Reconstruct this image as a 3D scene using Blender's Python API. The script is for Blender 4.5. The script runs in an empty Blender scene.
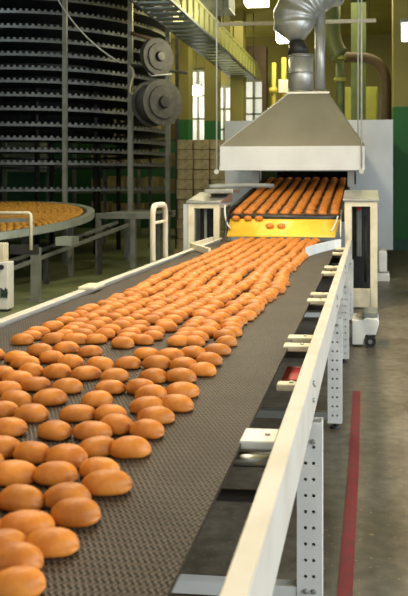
import bpy, math, random
from mathutils import Vector, Matrix
random.seed(11)
PI = math.pi
sc = bpy.context.scene
COL = sc.collection
V = Vector

# ------------------------------------------------------------------ camera frame
CH = 1.5
TH = math.radians(6.1)
FPX = 800.0
VPX, HY = 368.0, 183.0
CX = VPX - FPX*math.tan(TH)
F = V((-math.sin(TH), math.cos(TH), 0)); Rr = V((math.cos(TH), math.sin(TH), 0))

def ray(px, py): return F*FPX + Rr*(px-CX) + V((0, 0, HY-py))
def atY(px, py, Y):
    d = ray(px, py); t = Y/d.y
    return V((d.x*t, Y, CH+d.z*t))
def atZ(px, py, Z):
    d = ray(px, py); t = (Z-CH)/d.z
    return V((d.x*t, d.y*t, Z))
def proj(p):
    v = p - V((0, 0, CH)); d = F.dot(v)
    return CX + FPX*Rr.dot(v)/d, HY - FPX*v.z/d

cam_d = bpy.data.cameras.new('camera'); cam = bpy.data.objects.new('camera', cam_d); COL.objects.link(cam)
cam.location = (0, 0, CH); cam.rotation_euler = (PI/2, 0, TH)
cam_d.sensor_fit = 'AUTO'; cam_d.sensor_width = 36; cam_d.lens = FPX*36/596
cam_d.shift_x = -(CX-204)/596; cam_d.shift_y = -(298-HY)/596
cam_d.clip_start = .05; cam_d.clip_end = 200
cam_d.dof.use_dof = True; cam_d.dof.focus_distance = 4.6; cam_d.dof.aperture_fstop = 6.5
sc.camera = cam

# ------------------------------------------------------------------ materials
def mat(name, col, rough=.5, metal=0, col2=None, nscale=8, nlo=.4, nhi=.65, bump=0, bscale=None, emit=None, estr=0, spec=None, coat=0):
    m = bpy.data.materials.new(name); m.use_nodes = True
    nt = m.node_tree; N = nt.nodes; L = nt.links
    b = N['Principled BSDF']
    b.inputs['Base Color'].default_value = (*col, 1); b.inputs['Roughness'].default_value = rough; b.inputs['Metallic'].default_value = metal
    if spec is not None: b.inputs['Specular IOR Level'].default_value = spec
    if coat: b.inputs['Coat Weight'].default_value = coat
    tc = N.new('ShaderNodeTexCoord')
    no = N.new('ShaderNodeTexNoise'); no.inputs['Scale'].default_value = nscale; no.inputs['Detail'].default_value = 5
    L.new(tc.outputs['Object'], no.inputs['Vector'])
    if col2 is None: col2 = tuple(c*.82 for c in col)
    cr = N.new('ShaderNodeValToRGB'); cr.color_ramp.elements[0].position = nlo; cr.color_ramp.elements[1].position = nhi
    cr.color_ramp.elements[0].color = (*col, 1); cr.color_ramp.elements[1].color = (*col2, 1)
    L.new(no.outputs['Fac'], cr.inputs['Fac']); L.new(cr.outputs['Color'], b.inputs['Base Color'])
    if bump:
        n2 = N.new('ShaderNodeTexNoise'); n2.inputs['Scale'].default_value = bscale or nscale*3; n2.inputs['Detail'].default_value = 4
        L.new(tc.outputs['Object'], n2.inputs['Vector'])
        bp = N.new('ShaderNodeBump'); bp.inputs['Strength'].default_value = bump; bp.inputs['Distance'].default_value = .01
        L.new(n2.outputs['Fac'], bp.inputs['Height']); L.new(bp.outputs['Normal'], b.inputs['Normal'])
    if emit:
        b.inputs['Emission Color'].default_value = (*emit, 1); b.inputs['Emission Strength'].default_value = estr
    return m

M = {}
M['white_paint'] = mat('white_paint', (.80, .78, .72), .42, 0, (.72, .70, .63), 6, .45, .7)
M['rail_paint'] = mat('rail_paint', (.60, .555, .475), .45, 0, (.53, .47, .38), 5, .45, .7)
M['cream_paint'] = mat('cream_paint', (.74, .66, .47), .5, 0, (.60, .50, .33), 7, .45, .75, .1)
M['steel'] = mat('steel', (.50, .49, .44), .36, .75, (.40, .39, .34), 3)
M['hood_steel'] = mat('hood_steel', (.43, .40, .31), .46, .45, (.37, .34, .26), 1.6)
M['lip_steel'] = mat('lip_steel', (.74, .74, .70), .38, .25, (.66, .66, .62), 2)
M['duct_steel'] = mat('duct_steel', (.64, .64, .60), .40, .6, (.52, .52, .48), 5, .4, .6, .15, 9)
M['panel_steel'] = mat('panel_steel', (.60, .62, .62), .40, .35, (.52, .53, .52), 1.2)
M['dark_metal'] = mat('dark_metal', (.05, .05, .05), .5, .6, (.08, .075, .065), 9)
M['tier_metal'] = mat('tier_metal', (.05, .056, .07), .40, .6, (.075, .078, .08), 6)
M['tier_edge'] = mat('tier_edge', (.17, .18, .185), .5, .4, (.12, .125, .12), 9)
M['post_metal'] = mat('post_metal', (.26, .265, .235), .5, .3, (.19, .19, .15), 5)
M['black'] = mat('black', (.015, .015, .015), .5, 0, (.03, .03, .03), 8)
M['rubber'] = mat('rubber', (.02, .02, .02), .7)
M['chute_lit_yellow'] = mat('chute_lit_yellow', (.92, .62, .07), .36, .0, (.85, .50, .04), 5, .35, .6, .15, 7)  # yellow light on the steel chute put into its colour
M['rim'] = mat('rim', (.40, .42, .34), .45, .3, (.33, .35, .27), 6)
M['turn_belt'] = mat('turn_belt', (.09, .07, .03), .6, .3, (.05, .04, .02), 40)
M['carton'] = mat('carton', (.42, .33, .16), .75, 0, (.33, .25, .11), 5)
M['carton2'] = mat('carton2', (.34, .28, .15), .75, 0, (.22, .18, .09), 9)
M['yellow_pipe'] = mat('yellow_pipe', (.52, .41, .04), .4, 0, (.44, .34, .03), 8)
M['green_pipe'] = mat('green_pipe', (.10, .13, .05), .5, .2, (.14, .16, .05), 4)
M['olive'] = mat('olive', (.33, .33, .06), .5, 0, (.27, .27, .05), 2)
M['brown'] = mat('brown', (.10, .06, .03), .6, 0, (.07, .045, .02), 5)
M['dark_green'] = mat('dark_green', (.02, .10, .05), .5, 0, (.015, .07, .035), 3)
M['grey_box'] = mat('grey_box', (.22, .23, .2), .6)
M['reel'] = mat('reel', (.10, .094, .08), .65, .2, (.07, .064, .055), 10, .4, .6, .2)
M['red'] = mat('red', (.55, .03, .03), .5)
M['wire'] = mat('wire', (.62, .62, .55), .5, .2)
M['tray_rib'] = mat('tray_rib', (.42, .42, .14), .45, .2, (.34, .34, .09), 6)
M['tray_slat'] = mat('tray_slat', (.16, .19, .21), .32, .7, (.2, .22, .22), 6)
M['lamp'] = mat('lamp', (.9, .9, .8), .5, emit=(1, .95, .72), estr=18)
M['lamp_y'] = mat('lamp_y', (.9, .8, .3), .5, emit=(1, .85, .3), estr=3)
M['lamp_w'] = mat('lamp_w', (.9, .9, .9), .5, emit=(.95, 1, 1), estr=2.5)
M['daylight'] = mat('daylight', (.9, .9, .9), .5, emit=(.93, 1, .93), estr=.22)
M['window_frame'] = mat('window_frame', (.25, .24, .16), .6)
M['smudge'] = mat('smudge', (.03, .06, .04), .6)

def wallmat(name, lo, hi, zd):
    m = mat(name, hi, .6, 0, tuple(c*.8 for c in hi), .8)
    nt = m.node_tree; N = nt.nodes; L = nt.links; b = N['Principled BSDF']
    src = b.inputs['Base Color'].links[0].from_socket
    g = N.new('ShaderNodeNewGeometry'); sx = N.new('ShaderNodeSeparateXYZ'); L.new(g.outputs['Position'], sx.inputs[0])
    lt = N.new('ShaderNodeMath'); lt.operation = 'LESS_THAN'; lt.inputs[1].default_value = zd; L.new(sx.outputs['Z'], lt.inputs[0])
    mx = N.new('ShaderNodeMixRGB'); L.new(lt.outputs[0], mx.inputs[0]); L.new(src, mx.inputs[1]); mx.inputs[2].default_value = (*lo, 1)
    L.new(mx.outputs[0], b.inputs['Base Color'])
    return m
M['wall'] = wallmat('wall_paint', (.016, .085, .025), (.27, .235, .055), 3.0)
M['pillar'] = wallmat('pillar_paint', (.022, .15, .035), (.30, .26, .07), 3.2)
M['ceiling'] = mat('ceiling_paint', (.38, .33, .07), .7, 0, (.3, .26, .05), 1.0)

def floor_mat():
    m = bpy.data.materials.new('floor_concrete'); m.use_nodes = True
    nt = m.node_tree; N = nt.nodes; L = nt.links; b = N['Principled BSDF']
    g = N.new('ShaderNodeNewGeometry')
    def noise(s, d=6):
        n = N.new('ShaderNodeTexNoise'); n.inputs['Scale'].default_value = s; n.inputs['Detail'].default_value = d
        L.new(g.outputs['Position'], n.inputs['Vector']); return n
    def ramp(src, p0, c0, p1, c1):
        r = N.new('ShaderNodeValToRGB'); e = r.color_ramp.elements
        e[0].position = p0; e[0].color = (*c0, 1); e[1].position = p1; e[1].color = (*c1, 1)
        L.new(src, r.inputs['Fac']); return r
    n1 = noise(1.6); r1 = ramp(n1.outputs['Fac'], .35, (.115, .086, .052), .68, (.235, .20, .145))
    n2 = noise(38, 4); r2 = ramp(n2.outputs['Fac'], .63, (0, 0, 0), .69, (.8, .8, .8))
    n3 = noise(14, 4); r3 = ramp(n3.outputs['Fac'], .35, (.7, .7, .7), .65, (1.1, 1.1, 1.1))
    mu = N.new('ShaderNodeMixRGB'); mu.blend_type = 'MULTIPLY'; mu.inputs[0].default_value = 1
    L.new(r1.outputs[0], mu.inputs[1]); L.new(r3.outputs[0], mu.inputs[2])
    # crumbs
    mc = N.new('ShaderNodeMixRGB'); L.new(r2.outputs[0], mc.inputs[0]); L.new(mu.outputs[0], mc.inputs[1]); mc.inputs[2].default_value = (.33, .25, .12, 1)
    # green wall reflection put into the floor colour beyond the conveyor
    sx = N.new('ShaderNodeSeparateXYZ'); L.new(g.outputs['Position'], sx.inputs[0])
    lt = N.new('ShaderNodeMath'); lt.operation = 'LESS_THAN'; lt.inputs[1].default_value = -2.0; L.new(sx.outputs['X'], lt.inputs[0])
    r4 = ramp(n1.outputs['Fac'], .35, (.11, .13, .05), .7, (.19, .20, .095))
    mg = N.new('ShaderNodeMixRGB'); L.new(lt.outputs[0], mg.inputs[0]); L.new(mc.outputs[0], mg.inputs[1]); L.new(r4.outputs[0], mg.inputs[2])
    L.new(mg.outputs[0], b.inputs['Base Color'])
    rr = ramp(n1.outputs['Fac'], .3, (.32, .32, .32), .7, (.55, .55, .55)); L.new(rr.outputs[0], b.inputs['Roughness'])
    bp = N.new('ShaderNodeBump'); bp.inputs['Strength'].default_value = .15; bp.inputs['Distance'].default_value = .01
    L.new(n3.outputs['Fac'], bp.inputs['Height']); L.new(bp.outputs['Normal'], b.inputs['Normal'])
    return m
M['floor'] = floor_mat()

def belt_mat(name='wire_mesh_belt', px=.0125, py=.026, wire=(.155, .115, .083), gap=(.014, .011, .008)):
    m = bpy.data.materials.new(name); m.use_nodes = True
    nt = m.node_tree; N = nt.nodes; L = nt.links; b = N['Principled BSDF']
    g = N.new('ShaderNodeNewGeometry'); s = N.new('ShaderNodeSeparateXYZ'); L.new(g.outputs['Position'], s.inputs[0])
    def mth(op, a, bb=None, c=None):
        n = N.new('ShaderNodeMath'); n.operation = op
        for i, v in enumerate((a, bb, c)):
            if v is None: continue
            if isinstance(v, (int, float)): n.inputs[i].default_value = v
            else: L.new(v, n.inputs[i])
        return n.outputs[0]
    sy = mth('MULTIPLY', s.outputs['Y'], 2*PI/py)
    wob = mth('MULTIPLY', mth('SINE', sy), .36)
    u = mth('ADD', mth('DIVIDE', s.outputs['X'], px), wob)
    c1 = mth('ABSOLUTE', mth('SINE', mth('MULTIPLY', u, PI)))            # spirals
    c2 = mth('ABSOLUTE', mth('SINE', mth('MULTIPLY', sy, .5)))           # cross rods
    h = mth('MAXIMUM', c1, mth('MULTIPLY', c2, .85))
    r = N.new('ShaderNodeValToRGB'); e = r.color_ramp.elements
    e[0].position = .60; e[0].color = (*gap, 1); e[1].position = 1.0; e[1].color = (*wire, 1)
    L.new(mth('MULTIPLY', c1, mth('ADD', mth('MULTIPLY', c2, .22), .78)), r.inputs['Fac'])
    n1 = N.new('ShaderNodeTexNoise'); n1.inputs['Scale'].default_value = 5; L.new(g.outputs['Position'], n1.inputs['Vector'])
    r1 = N.new('ShaderNodeValToRGB'); r1.color_ramp.elements[0].color = (.75, .72, .68, 1); r1.color_ramp.elements[1].color = (1.1, 1.1, 1.1, 1)
    r1.color_ramp.elements[0].position = .35; r1.color_ramp.elements[1].position = .65
    L.new(n1.outputs['Fac'], r1.inputs['Fac'])
    mu = N.new('ShaderNodeMixRGB'); mu.blend_type = 'MULTIPLY'; mu.inputs[0].default_value = 1
    L.new(r.outputs[0], mu.inputs[1]); L.new(r1.outputs[0], mu.inputs[2]); L.new(mu.outputs[0], b.inputs['Base Color'])
    b.inputs['Roughness'].default_value = .5; b.inputs['Specular IOR Level'].default_value = .25
    bp = N.new('ShaderNodeBump'); bp.inputs['Strength'].default_value = .6; bp.inputs['Distance'].default_value = .004
    L.new(c1, bp.inputs['Height']); L.new(bp.outputs['Normal'], b.inputs['Normal'])
    return m
M['belt'] = belt_mat()

def bun_mat(name, c_top, c_mid, c_low, zc=.028):
    m = bpy.data.materials.new(name); m.use_nodes = True
    nt = m.node_tree; N = nt.nodes; L = nt.links; b = N['Principled BSDF']
    tc = N.new('ShaderNodeTexCoord'); oi = N.new('ShaderNodeObjectInfo')
    g = N.new('ShaderNodeNewGeometry')
    n = N.new('ShaderNodeTexNoise'); n.inputs['Scale'].default_value = 22; n.inputs['Detail'].default_value = 4
    L.new(g.outputs['Position'], n.inputs['Vector'])
    r = N.new('ShaderNodeValToRGB'); e = r.color_ramp.elements
    e[0].position = .36; e[0].color = (*c_top, 1); e[1].position = .62; e[1].color = (*c_mid, 1)
    L.new(n.outputs['Fac'], r.inputs['Fac'])
    hs = N.new('ShaderNodeHueSaturation')
    mr = N.new('ShaderNodeMapRange'); mr.inputs[3].default_value = .84; mr.inputs[4].default_value = 1.12
    L.new(oi.outputs['Random'], mr.inputs[0]); L.new(mr.outputs[0], hs.inputs['Value']); L.new(r.outputs[0], hs.inputs['Color'])
    L.new(hs.outputs[0], b.inputs['Base Color'])
    b.inputs['Roughness'].default_value = .5; b.inputs['Specular IOR Level'].default_value = .38
    n2 = N.new('ShaderNodeTexNoise'); n2.inputs['Scale'].default_value = 110; n2.inputs['Detail'].default_value = 3; L.new(g.outputs['Position'], n2.inputs['Vector'])
    bp = N.new('ShaderNodeBump'); bp.inputs['Strength'].default_value = .25; bp.inputs['Distance'].default_value = .004
    L.new(n2.outputs['Fac'], bp.inputs['Height']); L.new(bp.outputs['Normal'], b.inputs['Normal'])
    return m
M['bun'] = bun_mat('baked_crust', (.49, .142, .014), (.67, .232, .031), (.7, .4, .2))
M['bun_cool'] = bun_mat('glazed_crust', (.44, .18, .012), (.60, .29, .025), (.5, .3, .1))

# ------------------------------------------------------------------ mesh helper
def tag(o, label=None, cat=None, group=None, kind=None):
    if label: o['label'] = label
    if cat: o['category'] = cat
    if group: o['group'] = group
    if kind: o['kind'] = kind
    return o

def wloc(o):
    p = V((0, 0, 0))
    while o is not None:
        p = p + o.location; o = o.parent
    return p

def thing(name, label, cat, loc, group=None):
    o = bpy.data.objects.new(name, None); COL.objects.link(o); o.location = loc
    o.empty_display_size = .1
    return tag(o, label, cat, group)

class MB:
    def __init__(s): s.v = []; s.f = []; s.sm = []
    def add(s, vs, fs, smooth=False):
        k = len(s.v); s.v += [V(v) for v in vs]; s.f += [tuple(i+k for i in f) for f in fs]; s.sm += [smooth]*len(fs); return s
    def box(s, x0, x1, y0, y1, z0, z1):
        vs = [(x0, y0, z0), (x1, y0, z0), (x1, y1, z0), (x0, y1, z0), (x0, y0, z1), (x1, y0, z1), (x1, y1, z1), (x0, y1, z1)]
        return s.add(vs, [(0, 3, 2, 1), (4, 5, 6, 7), (0, 1, 5, 4), (1, 2, 6, 5), (2, 3, 7, 6), (3, 0, 4, 7)])
    def beam(s, p0, p1, w, h, up=V((0, 0, 1))):
        p0, p1 = V(p0), V(p1); d = (p1-p0).normalized()
        if abs(d.dot(up)) > .98: up = V((0, 1, 0))
        a = d.cross(up).normalized(); b = a.cross(d).normalized()
        vs = []
        for p in (p0, p1):
            for sa, sb in ((-1, -1), (1, -1), (1, 1), (-1, 1)): vs.append(p + a*w/2*sa + b*h/2*sb)
        return s.add(vs, [(0, 1, 2, 3), (7, 6, 5, 4), (0, 4, 5, 1), (1, 5, 6, 2), (2, 6, 7, 3), (3, 7, 4, 0)])
    def cyl(s, p0, p1, r0, r1=None, n=20, caps=True):
        p0, p1 = V(p0), V(p1); r1 = r0 if r1 is None else r1
        d = (p1-p0).normalized(); up = V((0, 0, 1)) if abs(d.z) < .9 else V((1, 0, 0))
        a = d.cross(up).normalized(); b = a.cross(d)
        vs = []
        for p, r in ((p0, r0), (p1, r1)):
            for i in range(n):
                t = 2*PI*i/n; vs.append(p + (a*math.cos(t) + b*math.sin(t))*r)
        s.add(vs, [(i, (i+1) % n, n+(i+1) % n, n+i) for i in range(n)], True)
        if caps:
            s.add(vs[:n], [tuple(range(n-1, -1, -1))]); s.add(vs[n:], [tuple(range(n))])
        return s
    def tube(s, pts, r, n=10, rf=None):
        pts = [V(p) for p in pts]; vs = []; a = None
        for k, p in enumerate(pts):
            d = ((pts[min(k+1, len(pts)-1)] - pts[max(k-1, 0)])).normalized()
            if a is None:
                up = V((0, 0, 1)) if abs(d.z) < .9 else V((1, 0, 0)); a = d.cross(up).normalized()
            a = (a - d*a.dot(d)).normalized(); b = d.cross(a)
            rr = rf(k) if rf else r
            for i in range(n):
                t = 2*PI*i/n; vs.append(p + (a*math.cos(t) + b*math.sin(t))*rr)
        fs = []
        for k in range(len(pts)-1):
            for i in range(n): fs.append((k*n+i, k*n+(i+1) % n, (k+1)*n+(i+1) % n, (k+1)*n+i))
        s.add(vs, fs, True)
        s.add(vs[:n], [tuple(range(n-1, -1, -1))]); s.add(vs[-n:], [tuple(range(n))])
        return s
    def prism(s, poly, axis, a0, a1):
        """poly: 2-D points; axis 'x','y','z' extruded a0..a1"""
        def mk(p, a):
            return {'x': (a, p[0], p[1]), 'y': (p[0], a, p[1]), 'z': (p[0], p[1], a)}[axis]
        n = len(poly)
        vs = [mk(p, a0) for p in poly] + [mk(p, a1) for p in poly]
        return s.add(vs, [tuple(range(n)), tuple(range(2*n-1, n-1, -1))] + [(i, n+i, n+(i+1) % n, (i+1) % n) for i in range(n)])
    def build(s, name, m, parent=None, origin=None, bevel=0, seg=2):
        me = bpy.data.meshes.new(name)
        if parent is not None and origin is None: org = wloc(parent)
        elif origin is not None: org = V(origin)
        else:
            xs = [v.x for v in s.v]; ys = [v.y for v in s.v]; zs = [v.z for v in s.v]
            org = V(((min(xs)+max(xs))/2, (min(ys)+max(ys))/2, min(zs)))
        me.from_pydata([tuple(v-org) for v in s.v], [], s.f)
        me.polygons.foreach_set('use_smooth', s.sm)
        me.update()
        import bmesh
        bm = bmesh.new(); bm.from_mesh(me)
        bmesh.ops.remove_doubles(bm, verts=bm.verts, dist=1e-5)
        bmesh.ops.recalc_face_normals(bm, faces=bm.faces); bm.to_mesh(me); bm.free()
        me.materials.append(m)
        o = bpy.data.objects.new(name, me); COL.objects.link(o)
        if parent is not None:
            o.parent = parent; o.location = org - wloc(parent)
        else: o.location = org
        if bevel:
            bv = o.modifiers.new('bevel', 'BEVEL'); bv.width = bevel; bv.segments = seg; bv.limit_method = 'ANGLE'; bv.angle_limit = .7
        return o

def arc(p0, p1, p2, n=10):
    p0, p1, p2 = V(p0), V(p1), V(p2)
    return [p0*(1-t)**2 + p1*2*t*(1-t) + p2*t*t for t in [i/n for i in range(n+1)]]

ORD = ['first', 'second', 'third', 'fourth', 'fifth', 'sixth', 'seventh', 'eighth', 'ninth', 'tenth', 'eleventh', 'twelfth', 'thirteenth',
       'fourteenth', 'fifteenth', 'sixteenth', 'seventeenth', 'eighteenth', 'nineteenth', 'twentieth']

# ------------------------------------------------------------------ the setting
def struct(o): o['kind'] = 'structure'; return o
XL, XR, YB, YN, ZC = -13.0, 5.0, 26.0, -3.0, 6.3
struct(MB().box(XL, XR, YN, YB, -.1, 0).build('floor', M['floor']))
struct(MB().box(XL, XR, YN, YB, ZC, ZC+.1).build('ceiling', M['ceiling']))
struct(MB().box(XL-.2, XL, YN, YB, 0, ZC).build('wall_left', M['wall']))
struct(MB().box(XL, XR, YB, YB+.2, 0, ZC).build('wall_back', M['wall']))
# right wall with two tall window openings letting daylight in
wr = MB()
wins = [(-2.7, -.2), (0.6, 3.2), (5.0, 8.0), (10.0, 12.6)]  # first opening, behind the camera, is added to whiten the leg fronts
ys = [YN] + [a for w in wins for a in w] + [YB]
for i in range(0, len(ys), 2): wr.box(XR, XR+.2, ys[i], ys[i+1], 0, ZC)
for a, b in wins: wr.box(XR, XR+.2, a, b, 0, 1.0); wr.box(XR, XR+.2, a, b, 3.6, ZC)
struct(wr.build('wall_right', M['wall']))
for k, (a, b) in enumerate(wins):
    w = MB()
    for yy in (a+.03, (a+b)/2, b-.03): w.box(XR+.05, XR+.12, yy-.03, yy+.03, 1.0, 3.6)
    for zz in (1.03, 2.4, 3.57): w.box(XR+.05, XR+.12, a, b, zz-.03, zz+.03)
    struct(w.build('window_%d' % (k+1), M['window_frame']))
# windows in the back wall
def back_window(px0, px1, py0, py1, n, Y=25.9):
    p = atY(px0, py1, Y); q = atY(px1, py0, Y)
    root = struct(MB().box(p.x-.08, q.x+.08, Y-.02, Y+.1, p.z-.08, q.z+.08).build('window_%d' % n, M['window_frame']))
    MB().box(p.x, q.x, Y-.04, Y-.025, p.z, q.z).build('pane', M['daylight'], root)
    f = MB()
    for t in (.5,):
        x = p.x+(q.x-p.x)*t; f.box(x-.04, x+.04, Y-.07, Y-.041, p.z, q.z)
    for t in (.33, .66):
        z = p.z+(q.z-p.z)*t; f.box(p.x, q.x, Y-.07, Y-.041, z-.03, z+.03)
    f.build('glazing_bar', M['window_frame'], root)
back_window(191, 206, 72, 142, 5)
back_window(218, 231, 88, 150, 6)
back_window(246, 262, 82, 130, 7)
back_window(381, 387, 96, 119, 8)

def pillar(px0, px1, Y, d, label):
    p = atY(px0, 183, Y); q = atY(px1, 183, Y)
    r = thing('pillar', label, 'pillar', ((p.x+q.x)/2, Y+d/2, 0), 'painted pillars of the hall')
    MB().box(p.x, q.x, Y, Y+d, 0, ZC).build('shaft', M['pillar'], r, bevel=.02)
    MB().box(p.x-.03, q.x+.03, Y-.03, Y+d+.03, 0, .25).build('base', M['dark_green'], r)
pillar(178, 189, 21, .5, 'slim yellow and green pillar right beside the tall cooling spiral')
pillar(204, 217, 21.5, .6, 'yellow and green pillar in front of the bright far window')
pillar(230, 243, 22, .6, 'yellow and green pillar just left of the hood')
pillar(393, 440, 18, .8, 'wide yellow pillar with green lower half right of the oven')
# arch between the far pillars
def archway(px0, px1, pyt, Y, label):
    p = atY(px0, pyt, Y); q = atY(px1, pyt, Y)
    n = 14; cx = (p.x+q.x)/2; rx = (q.x-p.x)/2; pts = []
    z0 = p.z
    out = [(p.x-.12, z0+.75), (q.x+.12, z0+.75), (q.x+.12, 0), (q.x, 0)]
    for i in range(n+1):
        t = PI*i/n; out.append((cx+rx*math.cos(t), z0-.5+.9*math.sin(t)))
    out += [(p.x, 0), (p.x-.12, 0)]
    o = MB().prism(out, 'y', Y, Y+.4).build('brick_arch', M['brown'])
    tag(o, label, 'arch')
archway(243, 262, 72, 23, 'dark arch in the hall between hood and far pillar')

# ------------------------------------------------------------------ MAIN CONVEYOR
ZB = CH-.68          # belt surface
ZR = CH-.66          # rail top
RX0, RX1 = -.2376, -.190
LX0, LX1 = -1.782, -1.727
BX0, BX1 = -1.70, -.33
YC0, YC1 = .75, 9.38
conv = thing('belt_conveyor', 'long wire mesh belt conveyor with pale side rails carrying buns', 'conveyor', (-.99, 5, 0))
# belt, with slight sag waviness and thickness
b = MB(); ny = 60
top = []; 
for j in range(ny+1):
    y = YC0 + (YC1-.03-YC0)*j/ny
    top += [(BX0, y, ZB), (BX1, y, ZB), (BX1, y, ZB-.012), (BX0, y, ZB-.012)]
fs = []
for j in range(ny):
    for i in range(4): fs.append((j*4+i, j*4+(i+1) % 4, (j+1)*4+(i+1) % 4, (j+1)*4+i))
fs += [(0, 1, 2, 3), tuple(ny*4+i for i in (3, 2, 1, 0))]
b.add(top, fs).build('belt', M['belt'], conv)
def c_profile(x0, x1, zt, zb, t, inward):
    # C channel in XZ; open towards 'inward' (-1 = open to smaller x)
    if inward < 0:
        return [(x0, zt), (x1, zt), (x1, zb), (x0, zb), (x0, zb+t), (x1-t, zb+t), (x1-t, zt-t), (x0, zt-t)]
    return [(x1, zt), (x0, zt), (x0, zb), (x1, zb), (x1, zb+t), (x0+t, zb+t), (x0+t, zt-t), (x1, zt-t)]
ZRB = ZR-.165
r1 = MB().prism(c_profile(RX0, RX1, ZR, ZRB, .006, -1), 'y', YC0, YC1).build('side_rail', M['rail_paint'], conv, bevel=.003)
r2 = MB().prism(c_profile(LX0, LX1, ZR, ZRB, .006, 1), 'y', YC0, YC1+.1).build('side_rail', M['rail_paint'], conv, bevel=.003)

def leg_mb(x0, x1, y, z0, z1):
    """perforated U channel upright: front plate with two rows of real holes, two flanges"""
    m = MB(); t = .004; pw = .028; ph = .056; xc = (x0+x1)/2
    xs = [x0, xc-pw, xc, xc+pw, x1]
    n = int((z1-z0-.04)/ph); zs = [z0] + [z0+.02+ph*i for i in range(n+1)] + [z1]
    rh = .0065
    for j in range(len(zs)-1):
        for i in range(4):
            a, bb, c, d = xs[i], xs[i+1], zs[j], zs[j+1]
            if i in (1, 2) and 0 < j < len(zs)-2:
                mx, mz = (a+bb)/2, (c+d)/2
                sq = [(a, c), (mx, c), (bb, c), (bb, mz), (bb, d), (mx, d), (a, d), (a, mz)]
                oc = [(mx+rh*math.cos(-3*PI/4+k*PI/4), mz+rh*math.sin(-3*PI/4+k*PI/4)) for k in range(8)]
                vs = [(p[0], y, p[1]) for p in sq] + [(p[0], y, p[1]) for p in oc] + [(p[0], y+t, p[1]) for p in oc]
                m.add(vs, [(k, (k+1) % 8, 8+(k+1) % 8, 8+k) for k in range(8)] + [(8+k, 8+(k+1) % 8, 16+(k+1) % 8, 16+k) for k in range(8)])
            else:
                m.add([(a, y, c), (bb, y, c), (bb, y, d), (a, y, d)], [(0, 1, 2, 3)])
    m.box(x0, x0+t, y+.0005, y+.06, z0, z1); m.box(x1-t, x1, y+.0005, y+.06, z0, z1)
    m.box(x0+t, x1-t, y+.054, y+.058, z0, z1)
    return m
LEGX = (-.245, -.157)
def conv_leg(x0, x1, y, bolts):
    lg = leg_mb(x0, x1, y, .035, ZRB-.001).build('leg', M['white_paint'], conv)
    xc = (x0+x1)/2
    f = MB(); f.cyl((xc, y+.03, 0), (xc, y+.03, .014), .034, .026, 16); f.cyl((xc, y+.03, .014), (xc, y+.03, .07), .009, n=10)
    f.cyl((xc, y+.03, .04), (xc, y+.03, .05), .016, n=6)
    f.build('levelling_foot', M['dark_metal'], lg)
    for dx, z in bolts:
        MB().cyl((xc+dx, y-.009, z), (xc+dx, y, z), .0065, n=6).cyl((xc+dx, y-.003, z), (xc+dx, y, z), .0095, n=14).build('bolt', M['steel'], lg)
YL = [2.76, 4.88, 6.68, 8.6]
for i, y in enumerate(YL):
    bl = [(.014, .635)] if i else [(.012, .606), (-.014, .088), (.014, .088), (-.014, .060), (.014, .060)]
    conv_leg(*LEGX, y, bl)
    conv_leg(LX0, LX0+.088, y, [(-.014, .088), (.014, .088)])
    MB().box(LX0+.09, LEGX[0]-.001, y+.003, y+.05, .055, .10).build('cross_brace', M['white_paint'] if i != 1 else M['steel'], conv)
    # rail bolts on the outer face
    for k, (dy, dz) in enumerate([(.0, -.03), (.05, -.05), (.0, -.09)]):
        MB().cyl((RX1, y+dy, ZR+dz), (RX1+.008, y+dy, ZR+dz), .008, n=6).build('bolt', M['steel'], r1)
# carrier cross members under the belt, reaching from rail to rail
for y in [1.15, 2.12, 3.45, 4.75, 6.3, 7.2, 8.1, 9.0]:
    MB().box(LX0+.007, RX1-.007, y-.015, y+.015, ZB-.075, ZB-.045).build('cross_member', M['dark_metal'], conv)
# return-strand roller shafts
for y in [2.05, 3.9, 5.9, 7.9]:
    MB().cyl((LX0+.007, y, ZB-.13), (RX1-.007, y, ZB-.13), .016, n=12).build('return_shaft', M['dark_metal'], conv)
# pale slide blocks between belt edge and rail
for y, w, d, mm in [(2.12, .085, .11, 'white_paint'), (2.68, .055, .05, 'cream_paint'), (3.32, .10, .075, 'cream_paint'), (3.50, .10, .075, 'cream_paint'), (4.62, .10, .10, 'cream_paint'), (4.88, .10, .10, 'cream_paint'),
                    (6.05, .10, .14, 'cream_paint'), (6.45, .10, .14, 'cream_paint'), (7.75, .09, .14, 'cream_paint'), (8.3, .09, .14, 'cream_paint')]:
    o = MB().box(RX0-w-.012, RX0-.001, y-d/2, y+d/2, ZB-.016, ZB+.008).build('slide_block', M[mm], conv, bevel=.005)
    MB().cyl((RX0-w*.35, y, ZB+.008), (RX0-w*.35, y, ZB+.014), .008, n=6).build('bolt', M['steel'], o)
o = MB().tube([(BX1-.03, 2.03, ZB-.03), (RX0+.003, 2.03, ZB-.03)], .014, 12).build('shaft_end', M['steel'], conv)
# red cover seen in the gap
MB().box(RX0-.095, RX0-.004, 3.08, 3.3, ZB-.11, ZB-.08).build('red_cover', M['red'], conv)
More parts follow.
